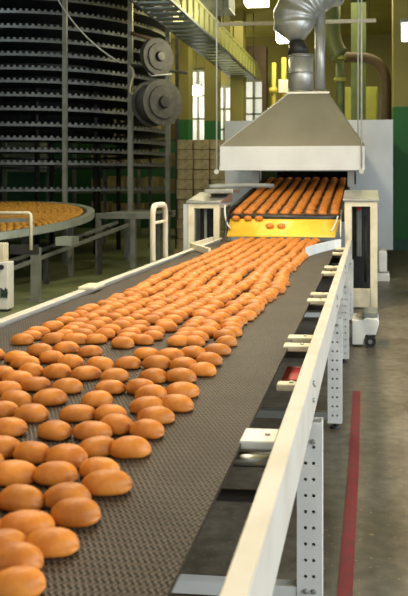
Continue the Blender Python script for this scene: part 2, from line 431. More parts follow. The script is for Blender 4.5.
# curved deflector plate at right far end
def plate(pts, z0, z1, t, name, m):
    mb = MB(); n = len(pts); vs = []
    for p in pts: vs += [(p[0], p[1], z0), (p[0], p[1]+.07, z1), (p[0], p[1]+.07+t, z1), (p[0], p[1]+t, z0)]
    fs = []
    for k in range(n-1):
        for i in range(4): fs.append((k*4+i, k*4+(i+1) % 4, k*4+4+(i+1) % 4, k*4+4+i))
    fs += [(3, 2, 1, 0), tuple((n-1)*4+i for i in range(4))]
    return mb.add(vs, fs).build(name, m, conv)
p0 = atZ(305, 257.5, ZB+.002); p1 = atZ(341, 248, ZB+.002)
pts = [(p.x, p.y) for p in arc(p0, V(((p0.x+p1.x)/2+.02, (p0.y+p1.y)/2+.33, 0)), p1, 8)]
plate(pts, ZB+.002, ZB+.09, .012, 'deflector', M['white_paint'])
g0 = atZ(191, 246, ZB+.035); g1 = atZ(209.5, 251.5, ZB+.035); g2 = atZ(213, 239.5, ZB+.035)
MB().beam(g0, g1, .025, .06).build('guide_bar', M['cream_paint'], conv)
MB().beam(g0+V((.01, .03, 0)), g2, .025, .06).build('guide_bar', M['cream_paint'], conv)
# rail-side loop handle
y0, y1, zt = 6.60, 7.02, 1.31; xh = LX0 - .025
lp = [(xh, y0, ZR-.12)] + arc((xh, y0, zt-.1), (xh, y0, zt), (xh, y0+.1, zt), 6) + arc((xh, y1-.1, zt), (xh, y1, zt), (xh, y1, zt-.1), 6) + [(xh, y1, ZR-.12)]
lh = MB().tube(lp, .024, 12).build('guard_loop', M['cream_paint'], conv)
MB().tube([(xh, y0, zt-.15), (xh, y1, zt-.15)], .014, 8).build('rung', M['cream_paint'], lh)
# small clamp on the left rail
p = atZ(93, 288, ZR)
MB().box(LX0+.002, LX1+.05, p.y-.1, p.y+.1, ZR, ZR+.02).build('clamp', M['cream_paint'], conv, bevel=.005)

# ------------------------------------------------------------------ BUNS
BL, BD, BH = .101, .071, .044
def bun_verts(L, D, H, nx, na, seed):
    rnd = random.Random(seed)
    k1, k2, k3 = rnd.uniform(-.06, .06), rnd.uniform(-.05, .05), rnd.uniform(0, 6)
    a = L/2; rows = []
    for i in range(nx+1):
        t = -math.cos(PI*i/nx)              # -1..1
        e = max(0, 1-abs(t)**2.25)
        w = D/2*e**.52*(1+k1*t); h = H*e**.45*(1+k2*t)*.78
        row = []
        for j in range(na):
            ph = 2*PI*j/na
            y = w*math.cos(ph); s = math.sin(ph)
            if s >= 0: z = H*.22 + h*s**.9
            else: z = H*.22 - min(H*.22, h*.35)*min(1, abs(s)*1.6)
            y *= 1 + .03*math.sin(3*t+k3)
            row.append(V((a*t + .002*math.sin(5*ph+k3), y, z)))
        rows.append(row)
    vs = [p for r in rows for p in r]; fs = []
    for i in range(nx):
        for j in range(na): fs.append((i*na+j, i*na+(j+1) % na, (i+1)*na+(j+1) % na, (i+1)*na+j))
    return vs, fs
bun_meshes = []
for s in range(5):
    vs, fs = bun_verts(BL*(1+.03*(s-2)), BD*(1+.03*((s*2) % 5-2)), BH, 18, 18, s)
    me = bpy.data.meshes.new('bun'); me.from_pydata([tuple(v) for v in vs], [], fs); me.polygons.foreach_set('use_smooth', [True]*len(fs))
    me.update(); me.materials.append(M['bun']); bun_meshes.append(me)
low = [bun_verts(BL, BD, BH, 10, 12, s) for s in range(4)]
def bun_into(mb, loc, rz, tilt=0, k=0, sc_=1.0, sl=0):
    vs, fs = low[k % 4]
    R_ = Matrix.Translation(loc) @ Matrix.Rotation(sl, 4, 'X') @ Matrix.Rotation(rz, 4, 'Z') @ Matrix.Rotation(tilt, 4, 'X')
    mb.add([R_ @ (v*sc_) for v in vs], fs, True)

tr = []
s3 = .3676
for x, y in [(140, 282), (70, 232), (205, 203), (182, 157), (40, 330), (45, 395), (0, 290), (55, 165), (35, 95), (150, 95), (270, 80), (290, 122), (88, 38), (180, 48)]:
    tr.append((x*s3, 440+y*s3))
s1 = .2941
for x, y in [(25, 372), (185, 378), (315, 380), (105, 320), (5, 310), (265, 320), (375, 320), (55, 270), (170, 268), (330, 273), (120, 222), (228, 230), (375, 232), (20, 235), (195, 180), (293, 185),
             (340, 152), (240, 145), (105, 175), (390, 192), (60, 203), (10, 185), (85, 147), (175, 130), (225, 97), (307, 108), (135, 108), (60, 130),
             (395, 360), (-5, 440), (330, 435), (225, 465)]:
    tr.append((x*s1, 320+y*s1))
for x, y in [(125, 445), (155, 398), (225, 355), (125, 362), (245, 312), (140, 322), (105, 300), (240, 262), (147, 262), (312, 240),
             (337, 207), (250, 222), (160, 218), (365, 172), (125, 185), (205, 190), (280, 180), (28, 300), (45, 262), (62, 218)]:
    tr.append((110+x*s1, 300+y*s1))
tr += [(130.5, 449), (92, 445.5)]
P = []
for px, py in tr:
    p = atZ(px, py, ZB+.016)
    if p.y > 3.2: continue
    if all((V((p.x-q.x, (p.y-q.y)*1.3, 0))).length > .064 for q in P): P.append(V((p.x, p.y, ZB)))
def vis(p, mg=14):
    a, c = proj(p); return -mg < a < 408+mg and -mg < c < 596+mg
# the lanes that run back to the oven
rest = []
lanes = 9
for i in range(lanes):
    y = 1.2 + random.uniform(0, .09)
    ph = random.uniform(0, 6)
    while y < 9.24:
        u = (y-3.2)/6.0
        amp = .026 if y < 6 else .010
        x = -.598 - .104*i + random.uniform(-1, 1)*(.018 if y < 4.5 else .014) + amp*math.sin(y*2.6+ph*.4)
        if i >= 5: x -= .012*(i-5)*max(0, u)
        pitch = .096 if y < 4 else .088
        y += pitch*random.uniform(.88, 1.16)
        if random.random() < (.06 if y < 6 else .01): y += .05
        q = V((x, y, ZB))
        if all(abs(q.y-r.y) > .2 or V((q.x-r.x, (q.y-r.y)*1.3, 0)).length > .082 for r in P):
            if y < 3.2 and vis(q, 4) : continue     # the near buns are placed one by one above
            if y < 3.2 and not vis(q, 70): continue
            rest.append(q)
allb = sorted([q for q in P+rest if vis(q)], key=lambda q: q.y)
near, far = allb[:300], allb[300:]
far += [q for q in P+rest if not vis(q)]
# right and left margins of the bun field get labels of their own
def margin(sign, buns, step=.11):
    out = []; yy = min(q.y for q in buns)
    for q in sorted(buns, key=lambda q: q.y):
        nb = [r for r in buns if abs(r.y-q.y) < .085 and r is not q]
        if all(sign*(q.x-r.x) > 0 for r in nb): out.append(q)
    return out
nearset = near
rm = [q for q in margin(1, nearset) if q.x > -.72][:20]
lm = [q for q in margin(-1, [q for q in nearset if q.y > 3.0]) if q.x < -1.3][:20]
for k, q in enumerate(near):
    o = bpy.data.objects.new('bun', bun_meshes[k % 5]); COL.objects.link(o)
    o.location = q + V((0, 0, .0015))
    o.rotation_euler = (random.uniform(-.05, .05), random.uniform(-.04, .04), random.gauss(.08 if q.y < 4.2 else -.28, .2))
    s = random.uniform(.95, 1.06); o.scale = (s, s, s*random.uniform(.94, 1.06))
    if q in rm: lab = 'golden oval bun, %s from the front along right margin of the bun field' % ORD[rm.index(q)]
    elif q in lm: lab = 'golden oval bun, %s from the front along left margin of the bun field' % ORD[lm.index(q)]
    else: lab = 'golden brown oval bun within the crowded bun field on mesh belt'
    tag(o, lab, 'bun', 'golden buns on the mesh belt')
mb = MB()
for k, q in enumerate(far):
    bun_into(mb, q + V((0, 0, .0015)), random.gauss(-.3, .25), random.uniform(-.12, .12), k, random.uniform(.92, 1.03))

# ------------------------------------------------------------------ OVEN OUTFEED
YO = 9.55
a = atY(229, 213, YO+.05); c = atY(341, 214, YO+.05)
OX0, OX1, OZ = a.x, c.x, a.z-.02
OYB, OZB = 13.4, 1.56
def obz(y): return OZ + (OZB-OZ)*(y-YO-.05)/(OYB-YO-.05)
outf = thing('oven_outfeed', 'short sloping outfeed bringing buns from oven down a yellow chute', 'conveyor', ((OX0+OX1)/2, 10.5, 0))
y0 = YO+.05
m_ = MB(); vs = [(OX0, y0, obz(y0)), (OX1, y0, obz(y0)), (OX1, OYB, OZB), (OX0, OYB, OZB)]
vs += [(v[0], v[1], v[2]-.02) for v in vs]
m_.add(vs, [(0, 1, 2, 3), (7, 6, 5, 4), (0, 4, 5, 1), (1, 5, 6, 2), (2, 6, 7, 3), (3, 7, 4, 0)]).build('belt', M['belt'], outf)
MB().cyl((OX0-.02, y0, OZ-.03), (OX1+.02, y0, OZ-.03), .035, n=16).build('nose_roller', M['dark_metal'], outf)
for s, x in ((-1, OX0), (1, OX1)):
    MB().beam((x+s*.03, y0, OZ-.02), (x+s*.03, OYB, OZB-.02), .04, .12).build('side_guide', M['dark_metal'], outf)
# chute
ct, cb = OZ-.05, ZB+.045
l0 = atY(230, 215, YO).x; r0 = atY(340, 215, YO).x; l1 = atY(227, 233, YO-.16).x; rr1 = atY(335, 234, YO-.16).x
mch = MB(); n = 8; vs = []
for i in range(n+1):
    t = i/n; y = YO+.01-.15*t-.05*t*t; z = ct+(cb-ct)*t
    vs += [(l0+(l1-l0)*t, y, z), (r0+(rr1-r0)*t, y, z), (r0+(rr1-r0)*t, y+.008, z-.006), (l0+(l1-l0)*t, y+.008, z-.006)]
fs = []
for k in range(n):
    for i in range(4): fs.append((k*4+i, k*4+(i+1) % 4, k*4+4+(i+1) % 4, k*4+4+i))
fs += [(3, 2, 1, 0), tuple(n*4+i for i in range(4))]
mch.add(vs, fs, True).build('chute', M['chute_lit_yellow'], outf)
for px, d in ((228, .02), (341, -.02)):
    x = atY(px, 215, YO).x
    MB().prism([(YO+.08, OZ+.06), (YO+.08, ZB+.05), (YO-.18, ZB+.05), (YO-.10, OZ-.05)], 'x', x-.006, x+.006).build('chute_cheek', M['dark_metal'] if px < 300 else M['steel'], outf)
# left and right stands
def stand(px0, px1, pyt, y, dep, zbot, name, post, dark):
    A = atY(px0, pyt, y); B = atY(px1, pyt, y); x0, x1, zt = A.x, B.x, A.z
    r = MB()
    for xa in (x0, x1-post):
        for ya in (y, y+dep-post): r.box(xa, xa+post, ya, ya+post, 0, zt-.03)
    r.box(x0+.01, x1-.01, y+.001, y+post-.001, zt-.09, zt-.031)
    r.box(x0+.01, x1-.01, y+.006, y+post-.001, zbot, zbot+.22)
    for xa in (x0, x1-post): r.box(xa+.001, xa+post-.001, y+.01, y+dep-.01, zt-.09, zt-.031)
    o = r.build(name, M['cream_paint'], outf, bevel=.006)
    MB().prism([(y-.02, zt-.029), (y+dep, zt-.029), (y+dep, zt+.10), (y-.02, zt)], 'x', x0-.02, x1+.02).build('top_plate', M['steel'], o, bevel=.005)
    MB().box(x0+post, x1-post, y+.35, y+.37, .2, zt-.1).build('shade_backing', M['black'], o)  # black sheet put in for the shade inside the open frame
    return o, x0, x1, zt
o, sx0, sx1, szt = stand(188, 219.5, 201, YO, .8, .2, 'stand_frame', .075, 1)
MB().box(sx0-.06, sx0-.004, YO+.01, YO+.7, .3, szt-.04).build('side_panel', M['panel_steel'], o)
MB().box(sx0+.18, sx0+.21, YO+.1, YO+.14, .2, szt-.1).build('inner_post', M['grey_box'], o)
o, rx0, rx1, rzt = stand(344.5, 377.5, 199, YO, .8, .02, 'stand_frame', .085, 1)
MB().cyl((rx0+.17, YO+.30, 1.19), (rx0+.17, YO+.27, 1.19), .03, n=14).build('stop_button', M['red'], o)
MB().box(rx0+.14, rx0+.20, YO+.30, YO+.34, .6, 1.24).build('switch_box', M['grey_box'], o)
MB().cyl((rx0+.25, YO+.2, .3), (rx0+.25, YO+.2, 1.1), .018, n=10).build('air_hose', M['rubber'], o)
# motor plates lying on the stands
t = thing('guide_bracket', 'grey metal bracket and hose bundle on top of the left stand', 'bracket', (sx0+.3, YO+.4, szt))
MB().box(sx0+.16, sx0+.52, YO+.2, YO+.7, szt+.092, szt+.14).build('base_plate', M['steel'], t, bevel=.008)
MB().tube(arc((sx0+.2, YO+.3, szt+.17), (sx0+.6, YO+.5, szt+.2), (sx0+.95, YO+.78, szt+.18), 10), .03, 10).build('hose', M['grey_box'], t)
MB().cyl((sx0+.3, YO+.45, szt+.14), (sx0+.3, YO+.45, szt+.21), .05, n=14).build('knob', M['steel'], t)
t = MB().tube(arc(atY(225, 205, YO-.02), atY(224, 222, YO-.08), atY(230, 228, YO-.12), 10), .012, 8).build('hanging_cord', M['wire'])
t.parent = outf; t.location = t.location - wloc(outf)
t = MB().tube(arc(atY(338, 216, YO-.14), atY(335, 226, YO-.17), atY(331, 232, YO-.20), 10), .010, 8).build('hanging_cord', M['wire'])
t.parent = outf; t.location = t.location - wloc(outf)

# buns on the outfeed
for i in range(9):
    lane = OX0 + .085 + (OX1-OX0-.17)*i/8
    y = y0 + .03 + random.uniform(0, .02)
    sl = math.atan((OZB-OZ)/(OYB-y0))
    k = 0
    while y < OYB-.05:
        bun_into(mb, V((lane+random.uniform(-.008, .008), y, obz(y)+.001)), random.gauss(0, .12), 0, k, 1.12, sl)
        y += (.15 if k < 2 else .098)*random.uniform(.95, 1.05); k += 1
stuff = mb.build('bun_stream', M['bun'])
tag(stuff, 'distant rows of golden buns on outfeed and far belt end', 'buns', None, 'stuff')
# buns sliding down the chute
def chute_pt(px, py):
    best = None
    for i in range(60):
        t = i/59; y = YO+.01-.15*t-.05*t*t; z = ct+(cb-ct)*t
        p = atY(px, py, y)
        if best is None or abs(p.z-z) < best[0]: best = (abs(p.z-z), V((p.x, y-.004, z)))
    return best[1]
for px, py, lab in [(236, 219, 'dark bun sliding on yellow chute, at its far left'), (248, 217, 'brown bun at top of yellow chute, second from left'), (259, 219, 'brown bun at top of yellow chute, third from left'),
                    (270, 226.5, 'brown bun low on yellow chute, left of the lower pair'), (281.5, 226.5, 'brown bun low on yellow chute, right of the lower pair')]:
    p = chute_pt(px, py)
    o = bpy.data.objects.new('bun', bun_meshes[1]); COL.objects.link(o); o.location = p
    o.rotation_euler = (math.radians(52), 0, random.uniform(-.2, .2)); tag(o, lab, 'bun', 'buns sliding down the yellow chute')

# ------------------------------------------------------------------ OVEN
YV = 13.45
A = atY(225, 121, YV); B = atY(393, 121, YV); zb = atY(393, 250, YV).z
ov = thing('tunnel_oven', 'large pale steel tunnel oven behind the hood', 'oven', ((A.x+B.x)/2, YV, 0))
mo = MB()
ox0, ox1 = OX0-.12, OX1+.12
mo.box(A.x, ox0, YV, YV+.1, zb, A.z); mo.box(ox1, B.x, YV, YV+.1, zb, A.z)
mo.box(ox0, ox1, YV, YV+.1, 1.95, A.z); mo.box(ox0, ox1, YV, YV+.1, zb, 1.48)
mo.build('front_panel', M['panel_steel'], ov)
mh = MB(); mh.box(A.x+.02, A.x+.12, YV+.1, 22, zb, A.z-.02); mh.box(B.x-.12, B.x-.02, YV+.1, 22, zb, A.z-.02); mh.box(A.x+.12, B.x-.12, YV+.1, 22, A.z-.12, A.z-.02)
mh.box(A.x+.12, B.x-.12, YV+.6, 22, zb, zb+.9)
mh.build('housing', M['panel_steel'], ov)
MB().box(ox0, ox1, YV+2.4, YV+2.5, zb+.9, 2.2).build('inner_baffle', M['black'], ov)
for x in (A.x+.15, B.x-.25):
    for y in (YV+.3, 17, 21): MB().box(x, x+.12, y, y+.12, 0, zb).build('leg', M['dark_metal'], ov)
# white machine boxes at the foot of the oven on the aisle side
t = thing('drive_unit', 'small pale drive unit under the oven corner beside the aisle', 'machine', (.27, 12.4, 0))
p = atY(378, 250, 12.4); q = atY(387, 285, 12.4)
MB().box(p.x, q.x, 12.3, 12.8, q.z+.2, p.z).build('motor', M['white_paint'], t, bevel=.03)
MB().box(p.x-.02, q.x+.04, 12.32, 12.7, q.z-.05, q.z+.19).build('gearbox', M['white_paint'], t, bevel=.02)
MB().box(p.x+.02, q.x-.02, 12.36, 12.66, 0, q.z-.05).build('base', M['dark_metal'], t)

# ------------------------------------------------------------------ HOOD
YH = 11.2
A = atY(220, 169.6, YH); B = atY(364.5, 169.6, YH); zt = atY(219, 146.5, YH).z; zbt = A.z
hd = thing('extraction_hood', 'big steel pyramid extraction hood over the oven mouth', 'hood', ((A.x+B.x)/2, YH+1, zbt))
x0, x1, yb = A.x, B.x, YH+1.9
ml = MB()
ml.box(x0, x1, YH, YH+.02, zbt, zt); ml.box(x0, x0+.02, YH+.02, yb, zbt, zt); ml.box(x1-.02, x1, YH+.02, yb, zbt, zt); ml.box(x0+.02, x1-.02, yb-.02, yb, zbt, zt)
ml.build('lip', M['lip_steel'], hd)
MB().box(x0-.008, x1+.008, YH-.012, YH-.0005, zbt-.012, zbt+.05).build('drip_edge', M['lip_steel'], hd)
yc = YH+1.0
tl = atY(288, 94, yc-.32); trr = atY(328, 94, yc-.32); zp = tl.z
pb = [(x0+.0, YH, zt), (x1, YH, zt), (x1, yb, zt), (x0, yb, zt)]; pt = [(tl.x, yc-.32, zp), (trr.x, yc-.32, zp), (trr.x, yc+.32, zp), (tl.x, yc+.32, zp)]
MB().add(pb+pt, [(0, 1, 5, 4), (1, 2, 6, 5), (2, 3, 7, 6), (3, 0, 4, 7), (4, 5, 6, 7)]).build('canopy', M['hood_steel'], hd)
for i in range(4):
    q = (i+1) % 4
for i in (0, 1): MB().beam(V(pb[i]), V(pt[i]), .014, .014).build('seam', M['hood_steel'], hd)
MB().box(tl.x-.02, trr.x+.02, yc-.34, yc+.34, zp, zp+.03).build('collar', M['steel'], hd)
# corner hangers
for px in (216.5, 361.5):
    p = atY(px, 170, YH-.03)
    hw = MB().cyl((p.x, YH-.025, zbt-.05), (p.x, YH-.025, ZC), .011, n=8).build('hanger_wire', M['wire'], hd)
    MB().cyl((p.x, YH-.04, zbt-.03), (p.x, YH-.012, zbt-.03), .035, n=10).build('clip', M['wire'], hw)
p = atY(358, 170, YH+.3)
MB().cyl((p.x, YH+.3, zt), (p.x, YH+.3, ZC), .009, n=8).build('hanger_wire', M['wire'], hd)
# hood posts
for px in (256, 351):
    p = atY(px, 183, YH+.9)
    MB().box(p.x-.05, p.x+.05, YH+.85, YH+.95, 0, zbt+.02).build('post', M['steel'], hd)

# ducts
dx = atY(301, 90, yc)
dt = thing('exhaust_duct', 'round silver exhaust duct with clamp bands rising from the hood', 'duct', (dx.x, yc, zp+.03))
z1 = atY(301, 55, yc).z; r_ = .19
MB().cyl((dx.x, yc, zp+.03), (dx.x, yc, z1), r_, n=28).build('pipe', M['duct_steel'], dt)
for z in (zp+.06, zp+.06+(z1-zp)*.45, z1-.03): MB().cyl((dx.x, yc, z-.015), (dx.x, yc, z+.015), r_+.012, n=28).build('band', M['steel'], dt)
z2 = atY(301, 41, yc).z
MB().cyl((dx.x-.04, yc, z1), (dx.x-.06, yc, z2), r_-.02, .12, n=24).build('fan_cone', M['dark_metal'], dt)
z3 = atY(298, 26, yc).z
el = [(dx.x-.06, yc, z2+.02)] + arc(atY(295, 26, yc), atY(291, -2, yc), atY(335, -16, yc+.2), 40)
def rf(k):
    return .13 if k == 0 else (.33 + .012*math.cos(k*2*PI/8))
MB().tube(el, .33, 24, rf).build('flexible_elbow', M['duct_steel'], dt)
pp = atY(320, 84, yc+.1); zt2 = atY(320, 8, yc+.1).z
t = thing('vent_pipe', 'slender silver vent pipe beside the exhaust duct', 'pipe', (pp.x, yc+.1, zp+.03))
MB().cyl((pp.x, yc+.1, zp+.03), (pp.x, yc+.1, zt2), .08, n=20).build('pipe', M['duct_steel'], t)
MB().cyl((pp.x, yc+.1, zt2), (pp.x, yc+.1, zt2+.03), .095, n=20).build('cap', M['dark_metal'], t)
MB().cyl((pp.x, yc+.1, zp+.03), (pp.x, yc+.1, zp+.1), .10, n=20).build('collar', M['steel'], t)
# bar across
YBR = yc+.62
p = atY(217, 24.5, YBR); q = atY(376, 20.5, YBR)
t = thing('support_bar', 'pale horizontal support bar crossing behind the silver ducts', 'beam', ((p.x+q.x)/2, YBR, p.z))
MB().beam(p, q, .05, .055).build('bar', M['cream_paint'], t)
for f in (.04, .96):
    w = p.lerp(q, f); MB().cyl(w, (w.x, w.y, ZC), .008, n=6).build('drop_rod', M['dark_metal'], t)
# bracket cable from lamp
# lamps
def lampbox(px0, px1, py0, py1, Y, d, m, name, label):
    p = atY(px0, py1, Y); q = atY(px1, py0, Y)
    r = thing(name, label, 'lamp', ((p.x+q.x)/2, Y+d/2, p.z))
    MB().box(p.x, q.x, Y, Y+d, p.z, q.z).build('diffuser', m, r, bevel=.02)
    MB().box(p.x-.02, q.x+.02, Y-.02, Y+d+.02, q.z+.001, q.z+.06).build('housing', M['grey_box'], r)
    MB().cyl(((p.x+q.x)/2, Y+d/2, q.z+.06), ((p.x+q.x)/2, Y+d/2, ZC), .01, n=6).build('drop_rod', M['dark_metal'], r)
    return p.lerp(q, .5)
L1 = lampbox(244, 267, -6, 4, 13.2, .3, M['lamp'], 'ceiling_lamp', 'bright white ceiling lamp left of the flexible duct')
L2 = lampbox(276, 287, 32, 41, 15.0, .3, M['lamp'], 'ceiling_lamp', 'small glowing lamp beside the fan cone under the duct')
L3 = lampbox(191, 200, 86, 95, 25.0, .2, M['lamp'], 'ceiling_lamp', 'glaring lamp hanging before the far left window')
L4 = lampbox(173, 181, 5, 22, 17.2, .25, M['lamp_y'], 'ceiling_lamp', 'yellow glowing lamp right of the cooling spiral')
L5 = lampbox(402, 416, 22, 39, 14.0, .3, M['lamp_w'], 'ceiling_lamp', 'white lamp at the right edge above the aisle')

# ------------------------------------------------------------------ overhead tray
ty0, ty1 = 9.5, 22.8; tx0, tx1, tz0, tz1 = -3.85, -3.22, 4.5, 4.95
tr_ = thing('overhead_tray', 'long overhead ladder tray with yellow ribs running toward the back', 'tray', ((tx0+tx1)/2, 17, tz0))
for x in (tx0, tx1):
    for z in (tz0, tz1): MB().box(x-.025, x+.025, ty0, ty1, z-.025, z+.025).build('side_beam', M['tray_slat'] if z == tz0 else M['tray_rib'], tr_)
y = ty0+.1
while y < ty1-.1:
    MB().box(tx0+.026, tx1-.026, y, y+.22, tz0-.02, tz0+.015).build('rung', M['tray_slat'], tr_)
    y += .42
y = ty0+.1
while y < ty1-.1:
    for x in (tx1,):
        MB().box(x-.015, x+.015, y, y+.32, tz0+.026, tz1-.026).build('side_panel', M['tray_rib'], tr_)
    y += .5
for y in (11, 15, 19, 22.4):
    for x in (tx0, tx1): MB().cyl((x, y, tz1+.025), (x, y, ZC), .015, n=6).build('drop_rod', M['dark_metal'], tr_)
# a second darker tray crossing in front, upper left
t = thing('overhead_duct', 'dark slatted overhead duct crossing above the cooling spiral', 'duct', (-4.6, 17.8, 4.9))
p = atY(178, 4, 17.4); q = atY(229, 20, 17.4); p.z += .1
MB().box(p.x, q.x, 17.4, 18.2, p.z-.22, p.z-.19).build('base', M['tray_slat'], t)
for k in range(6): MB().box(p.x, q.x, 17.4+k*.14, 17.46+k*.14, p.z-.18, p.z+.3).build('slat', M['tray_slat'], t)
for x in (p.x+.05, q.x-.05): MB().cyl((x, 17.8, p.z+.29), (x, 17.8, ZC), .012, n=6).build('drop_rod', M['dark_metal'], t)

# pipes
t = thing('gas_pipe', 'yellow gas pipe with valve, left of the hood top', 'pipe', atY(274, 92, 15.5))
p = atY(274, 120, 15.5); q = atY(274, 63, 15.5)
MB().cyl((p.x, 15.5, 2.55), (p.x, 15.5, q.z), .045, n=14).build('pipe', M['yellow_pipe'], t)
MB().cyl((p.x-.08, 15.42, 3.3), (p.x+.08, 15.42, 3.3), .05, n=12).build('valve', M['yellow_pipe'], t)
t = thing('gas_pipe', 'yellow gas pipe nearest the silver exhaust duct', 'pipe', atY(284, 92, 15.5))
p = atY(284, 120, 15.5)
MB().cyl((p.x, 15.5, 2.55), (p.x, 15.5, q.z+.1), .05, n=14).build('pipe', M['yellow_pipe'], t)
MB().box(p.x-.09, p.x+.09, 15.36, 15.44, 3.25, 3.5).build('meter', M['cream_paint'], t)
t = thing('green_duct', 'dark green duct with elbow right of the hood pipes', 'duct', atY(340, 100, 18))
pts = [V((atY(331, 0, 18).x, 18, ZC)), atY(331, 25, 18)] + arc(atY(331, 32, 18), atY(333, 48, 18), atY(340, 56, 18), 6)
MB().tube(pts, .21, 18).build('upper_duct', M['green_pipe'], t)
MB().tube([atY(340, 52, 18), atY(340, 126, 18)], .10, 14).build('lower_pipe', M['green_pipe'], t)
for py in (58, 80): 
    a_ = atY(340, py, 18); MB().cyl((a_.x, 18, a_.z-.04), (a_.x, 18, a_.z+.04), .14, n=16).build('flange', M['olive'], t)
p = atY(351, 0, 20); q = atY(366, 0, 20)
tag(MB().box(p.x, q.x, 20, 20.4, 0, ZC).build('roof_post', M['green_pipe']), 'dark olive roof post behind the hood on the right', 'post')
pts = [atY(343, 57, 19)] + arc(atY(366, 58, 19), atY(386, 62, 19), atY(386, 84, 19), 10) + [atY(386, 125, 19), V((atY(386, 125, 19).x, 19, 2.56))]
tag(MB().tube(pts, .12, 14).build('brown_pipe', M['brown']), 'dark brown pipe bending down beside the green pillar', 'pipe')
t = thing('olive_cabinet', 'olive green cabinet standing behind the oven panel', 'cabinet', atY(362, 120, 22.3))
p = atY(345, 87, 22.3); q = atY(378, 87, 22.3)
MB().box(p.x, q.x, 22.3, 23, 0, p.z).build('body', M['olive'], t, bevel=.02)
MB().box(p.x+.05, (p.x+q.x)/2-.02, 22.27, 22.3, 2.0, p.z-.08).build('door', M['olive'], t)
MB().box((p.x+q.x)/2+.02, q.x-.05, 22.27, 22.3, 2.0, p.z-.08).build('door', M['olive'], t)

# ------------------------------------------------------------------ COOLING SPIRAL
sc_c = atY(45, 183, 17.1); SX, SY, SR = sc_c.x, 17.1, 2.7
sp = thing('cooling_spiral', 'tall cooling spiral tower of many dark curved belt tiers', 'machine', (SX, SY, 0))
NSEG = 96
def tier_mesh(r0, r1, h, name, m, teeth=False):
    mb2 = MB(); vs = []
    for i in range(NSEG):
        t = 2*PI*i/NSEG; c_, s_ = math.cos(t), math.sin(t)
        vs += [(r0*c_, r0*s_, 0), (r1*c_, r1*s_, 0), (r1*c_, r1*s_, h), (r0*c_, r0*s_, h)]
    fs = []
    for i in range(NSEG):
        j = (i+1) % NSEG
        for k in range(4): fs.append((i*4+k, i*4+(k+1) % 4, j*4+(k+1) % 4, j*4+k))
    mb2.add(vs, fs)
    if teeth:
        nt_ = 150
        for i in range(nt_):
            t = 2*PI*i/nt_
            if math.sin(t) > .35: continue
            c_, s_ = math.cos(t), math.sin(t)
            o_ = V((r1*c_, r1*s_, 0)); tg = V((-s_, c_, 0)); rd = V((c_, s_, 0))
            mb2.add([o_-tg*.032+V((0, 0, h)), o_+tg*.032+V((0, 0, h)), o_+tg*.020+V((0, 0, h+.04)), o_-tg*.020+V((0, 0, h+.04)),
                     o_-tg*.032-rd*.03+V((0, 0, h)), o_+tg*.032-rd*.03+V((0, 0, h)), o_+tg*.020-rd*.03+V((0, 0, h+.04)), o_-tg*.020-rd*.03+V((0, 0, h+.04))],
                    [(0, 1, 2, 3), (7, 6, 5, 4), (3, 2, 6, 7), (0, 3, 7, 4), (1, 5, 6, 2)])
    return mb2
t0 = None
pys = [190, 163, 150, 138, 124, 108, 94, 80, 67, 53, 39, 25, 10, -4, -18, -32]
YF = SY-SR
for k, py in enumerate(pys):
    z = atY(40, py, YF).z - .03
    if z > ZC-.2: break
    if t0 is None:
        t0 = tier_mesh(1.75, SR-.035, .03, 'belt_tier', None).build('belt_tier', M['tier_metal'], sp, origin=(0, 0, 0))
        e0 = tier_mesh(SR-.03, SR, .045, 'tier_edge', None, True).build('edge_chain', M['tier_edge'], t0, origin=(0, 0, 0))
        t0.location = (0, 0, z); e0.location = (0, 0, 0)
    else:
        a_ = t0.copy(); COL.objects.link(a_); a_.parent = sp; a_.location = (0, 0, z)
        b_ = e0.copy(); COL.objects.link(b_); b_.parent = a_; b_.location = (0, 0, 0)
# posts around
def spost(px, Y, w, m='post_metal'):
    p = atY(px, 183, Y)
    MB().box(p.x-w/2, p.x+w/2, Y-w/2, Y+w/2, 0, ZC).build('post', M[m], sp)
spost(65, YF-.12, .075)
spost(130.5, 15.0, .085)
spost(168, 16.6, .09)
spost(177, 17.6, .07, 'dark_metal')
spost(49, 19.9, .08); spost(105, 19.2, .07); spost(5, 20, .08); spost(150, 18.3, .06)
MB().cyl((SX, SY, 2.5), (SX, SY, ZC), 1.5, n=40).build('drum', M['black'], sp)  # black core added to darken the gaps between the upper tiers
for k in range(8):
    t = 2*PI*k/8+.3
    MB().cyl((SX+1.6*math.cos(t), SY+1.6*math.sin(t), 0), (SX+1.6*math.cos(t), SY+1.6*math.sin(t), ZC), .05, n=10).build('drum_bar', M['dark_metal'], sp)
# reels hung on the spiral post
def reel(pxc, pyc, Y, r, w, lab, ang):
    c_ = atY(pxc, pyc, Y)
    ax = V((math.cos(ang), math.sin(ang), 0))
    R_ = thing('cable_reel', lab, 'reel', c_)
    MB().cyl(c_-ax*w/2, c_+ax*w/2, r*.86, n=32).build('drum', M['reel'], R_)
    for s in (-1, 1):
        f = MB().cyl(c_+ax*s*w/2, c_+ax*(s*w/2+s*.03), r, n=36).build('flange', M['reel'], R_)
        MB().cyl(c_+ax*(s*w/2+s*.03), c_+ax*(s*w/2+s*.06), r*.72, r*.70, n=32).build('rib', M['reel'], f)
        MB().cyl(c_+ax*(s*w/2+s*.061), c_+ax*(s*w/2+s*.12), r*.28, r*.22, n=20).build('hub', M['dark_metal'], f)
    return c_
reel(157, 103, 14.6, .43, .34, 'large dark cable reel on bracket at the spiral, lower one', -.72)
c2 = reel(157, 57, 14.6, .35, .05, 'smaller grey cable reel hung above the large reel', -.65)
o = MB().tube([atY(131, 33, 14.85), atY(170, 44, 15.4)], .035, 8).build('hanger_bar', M['brown']); tag(o, 'rusty bar behind the small grey reel on the spiral', 'bar')
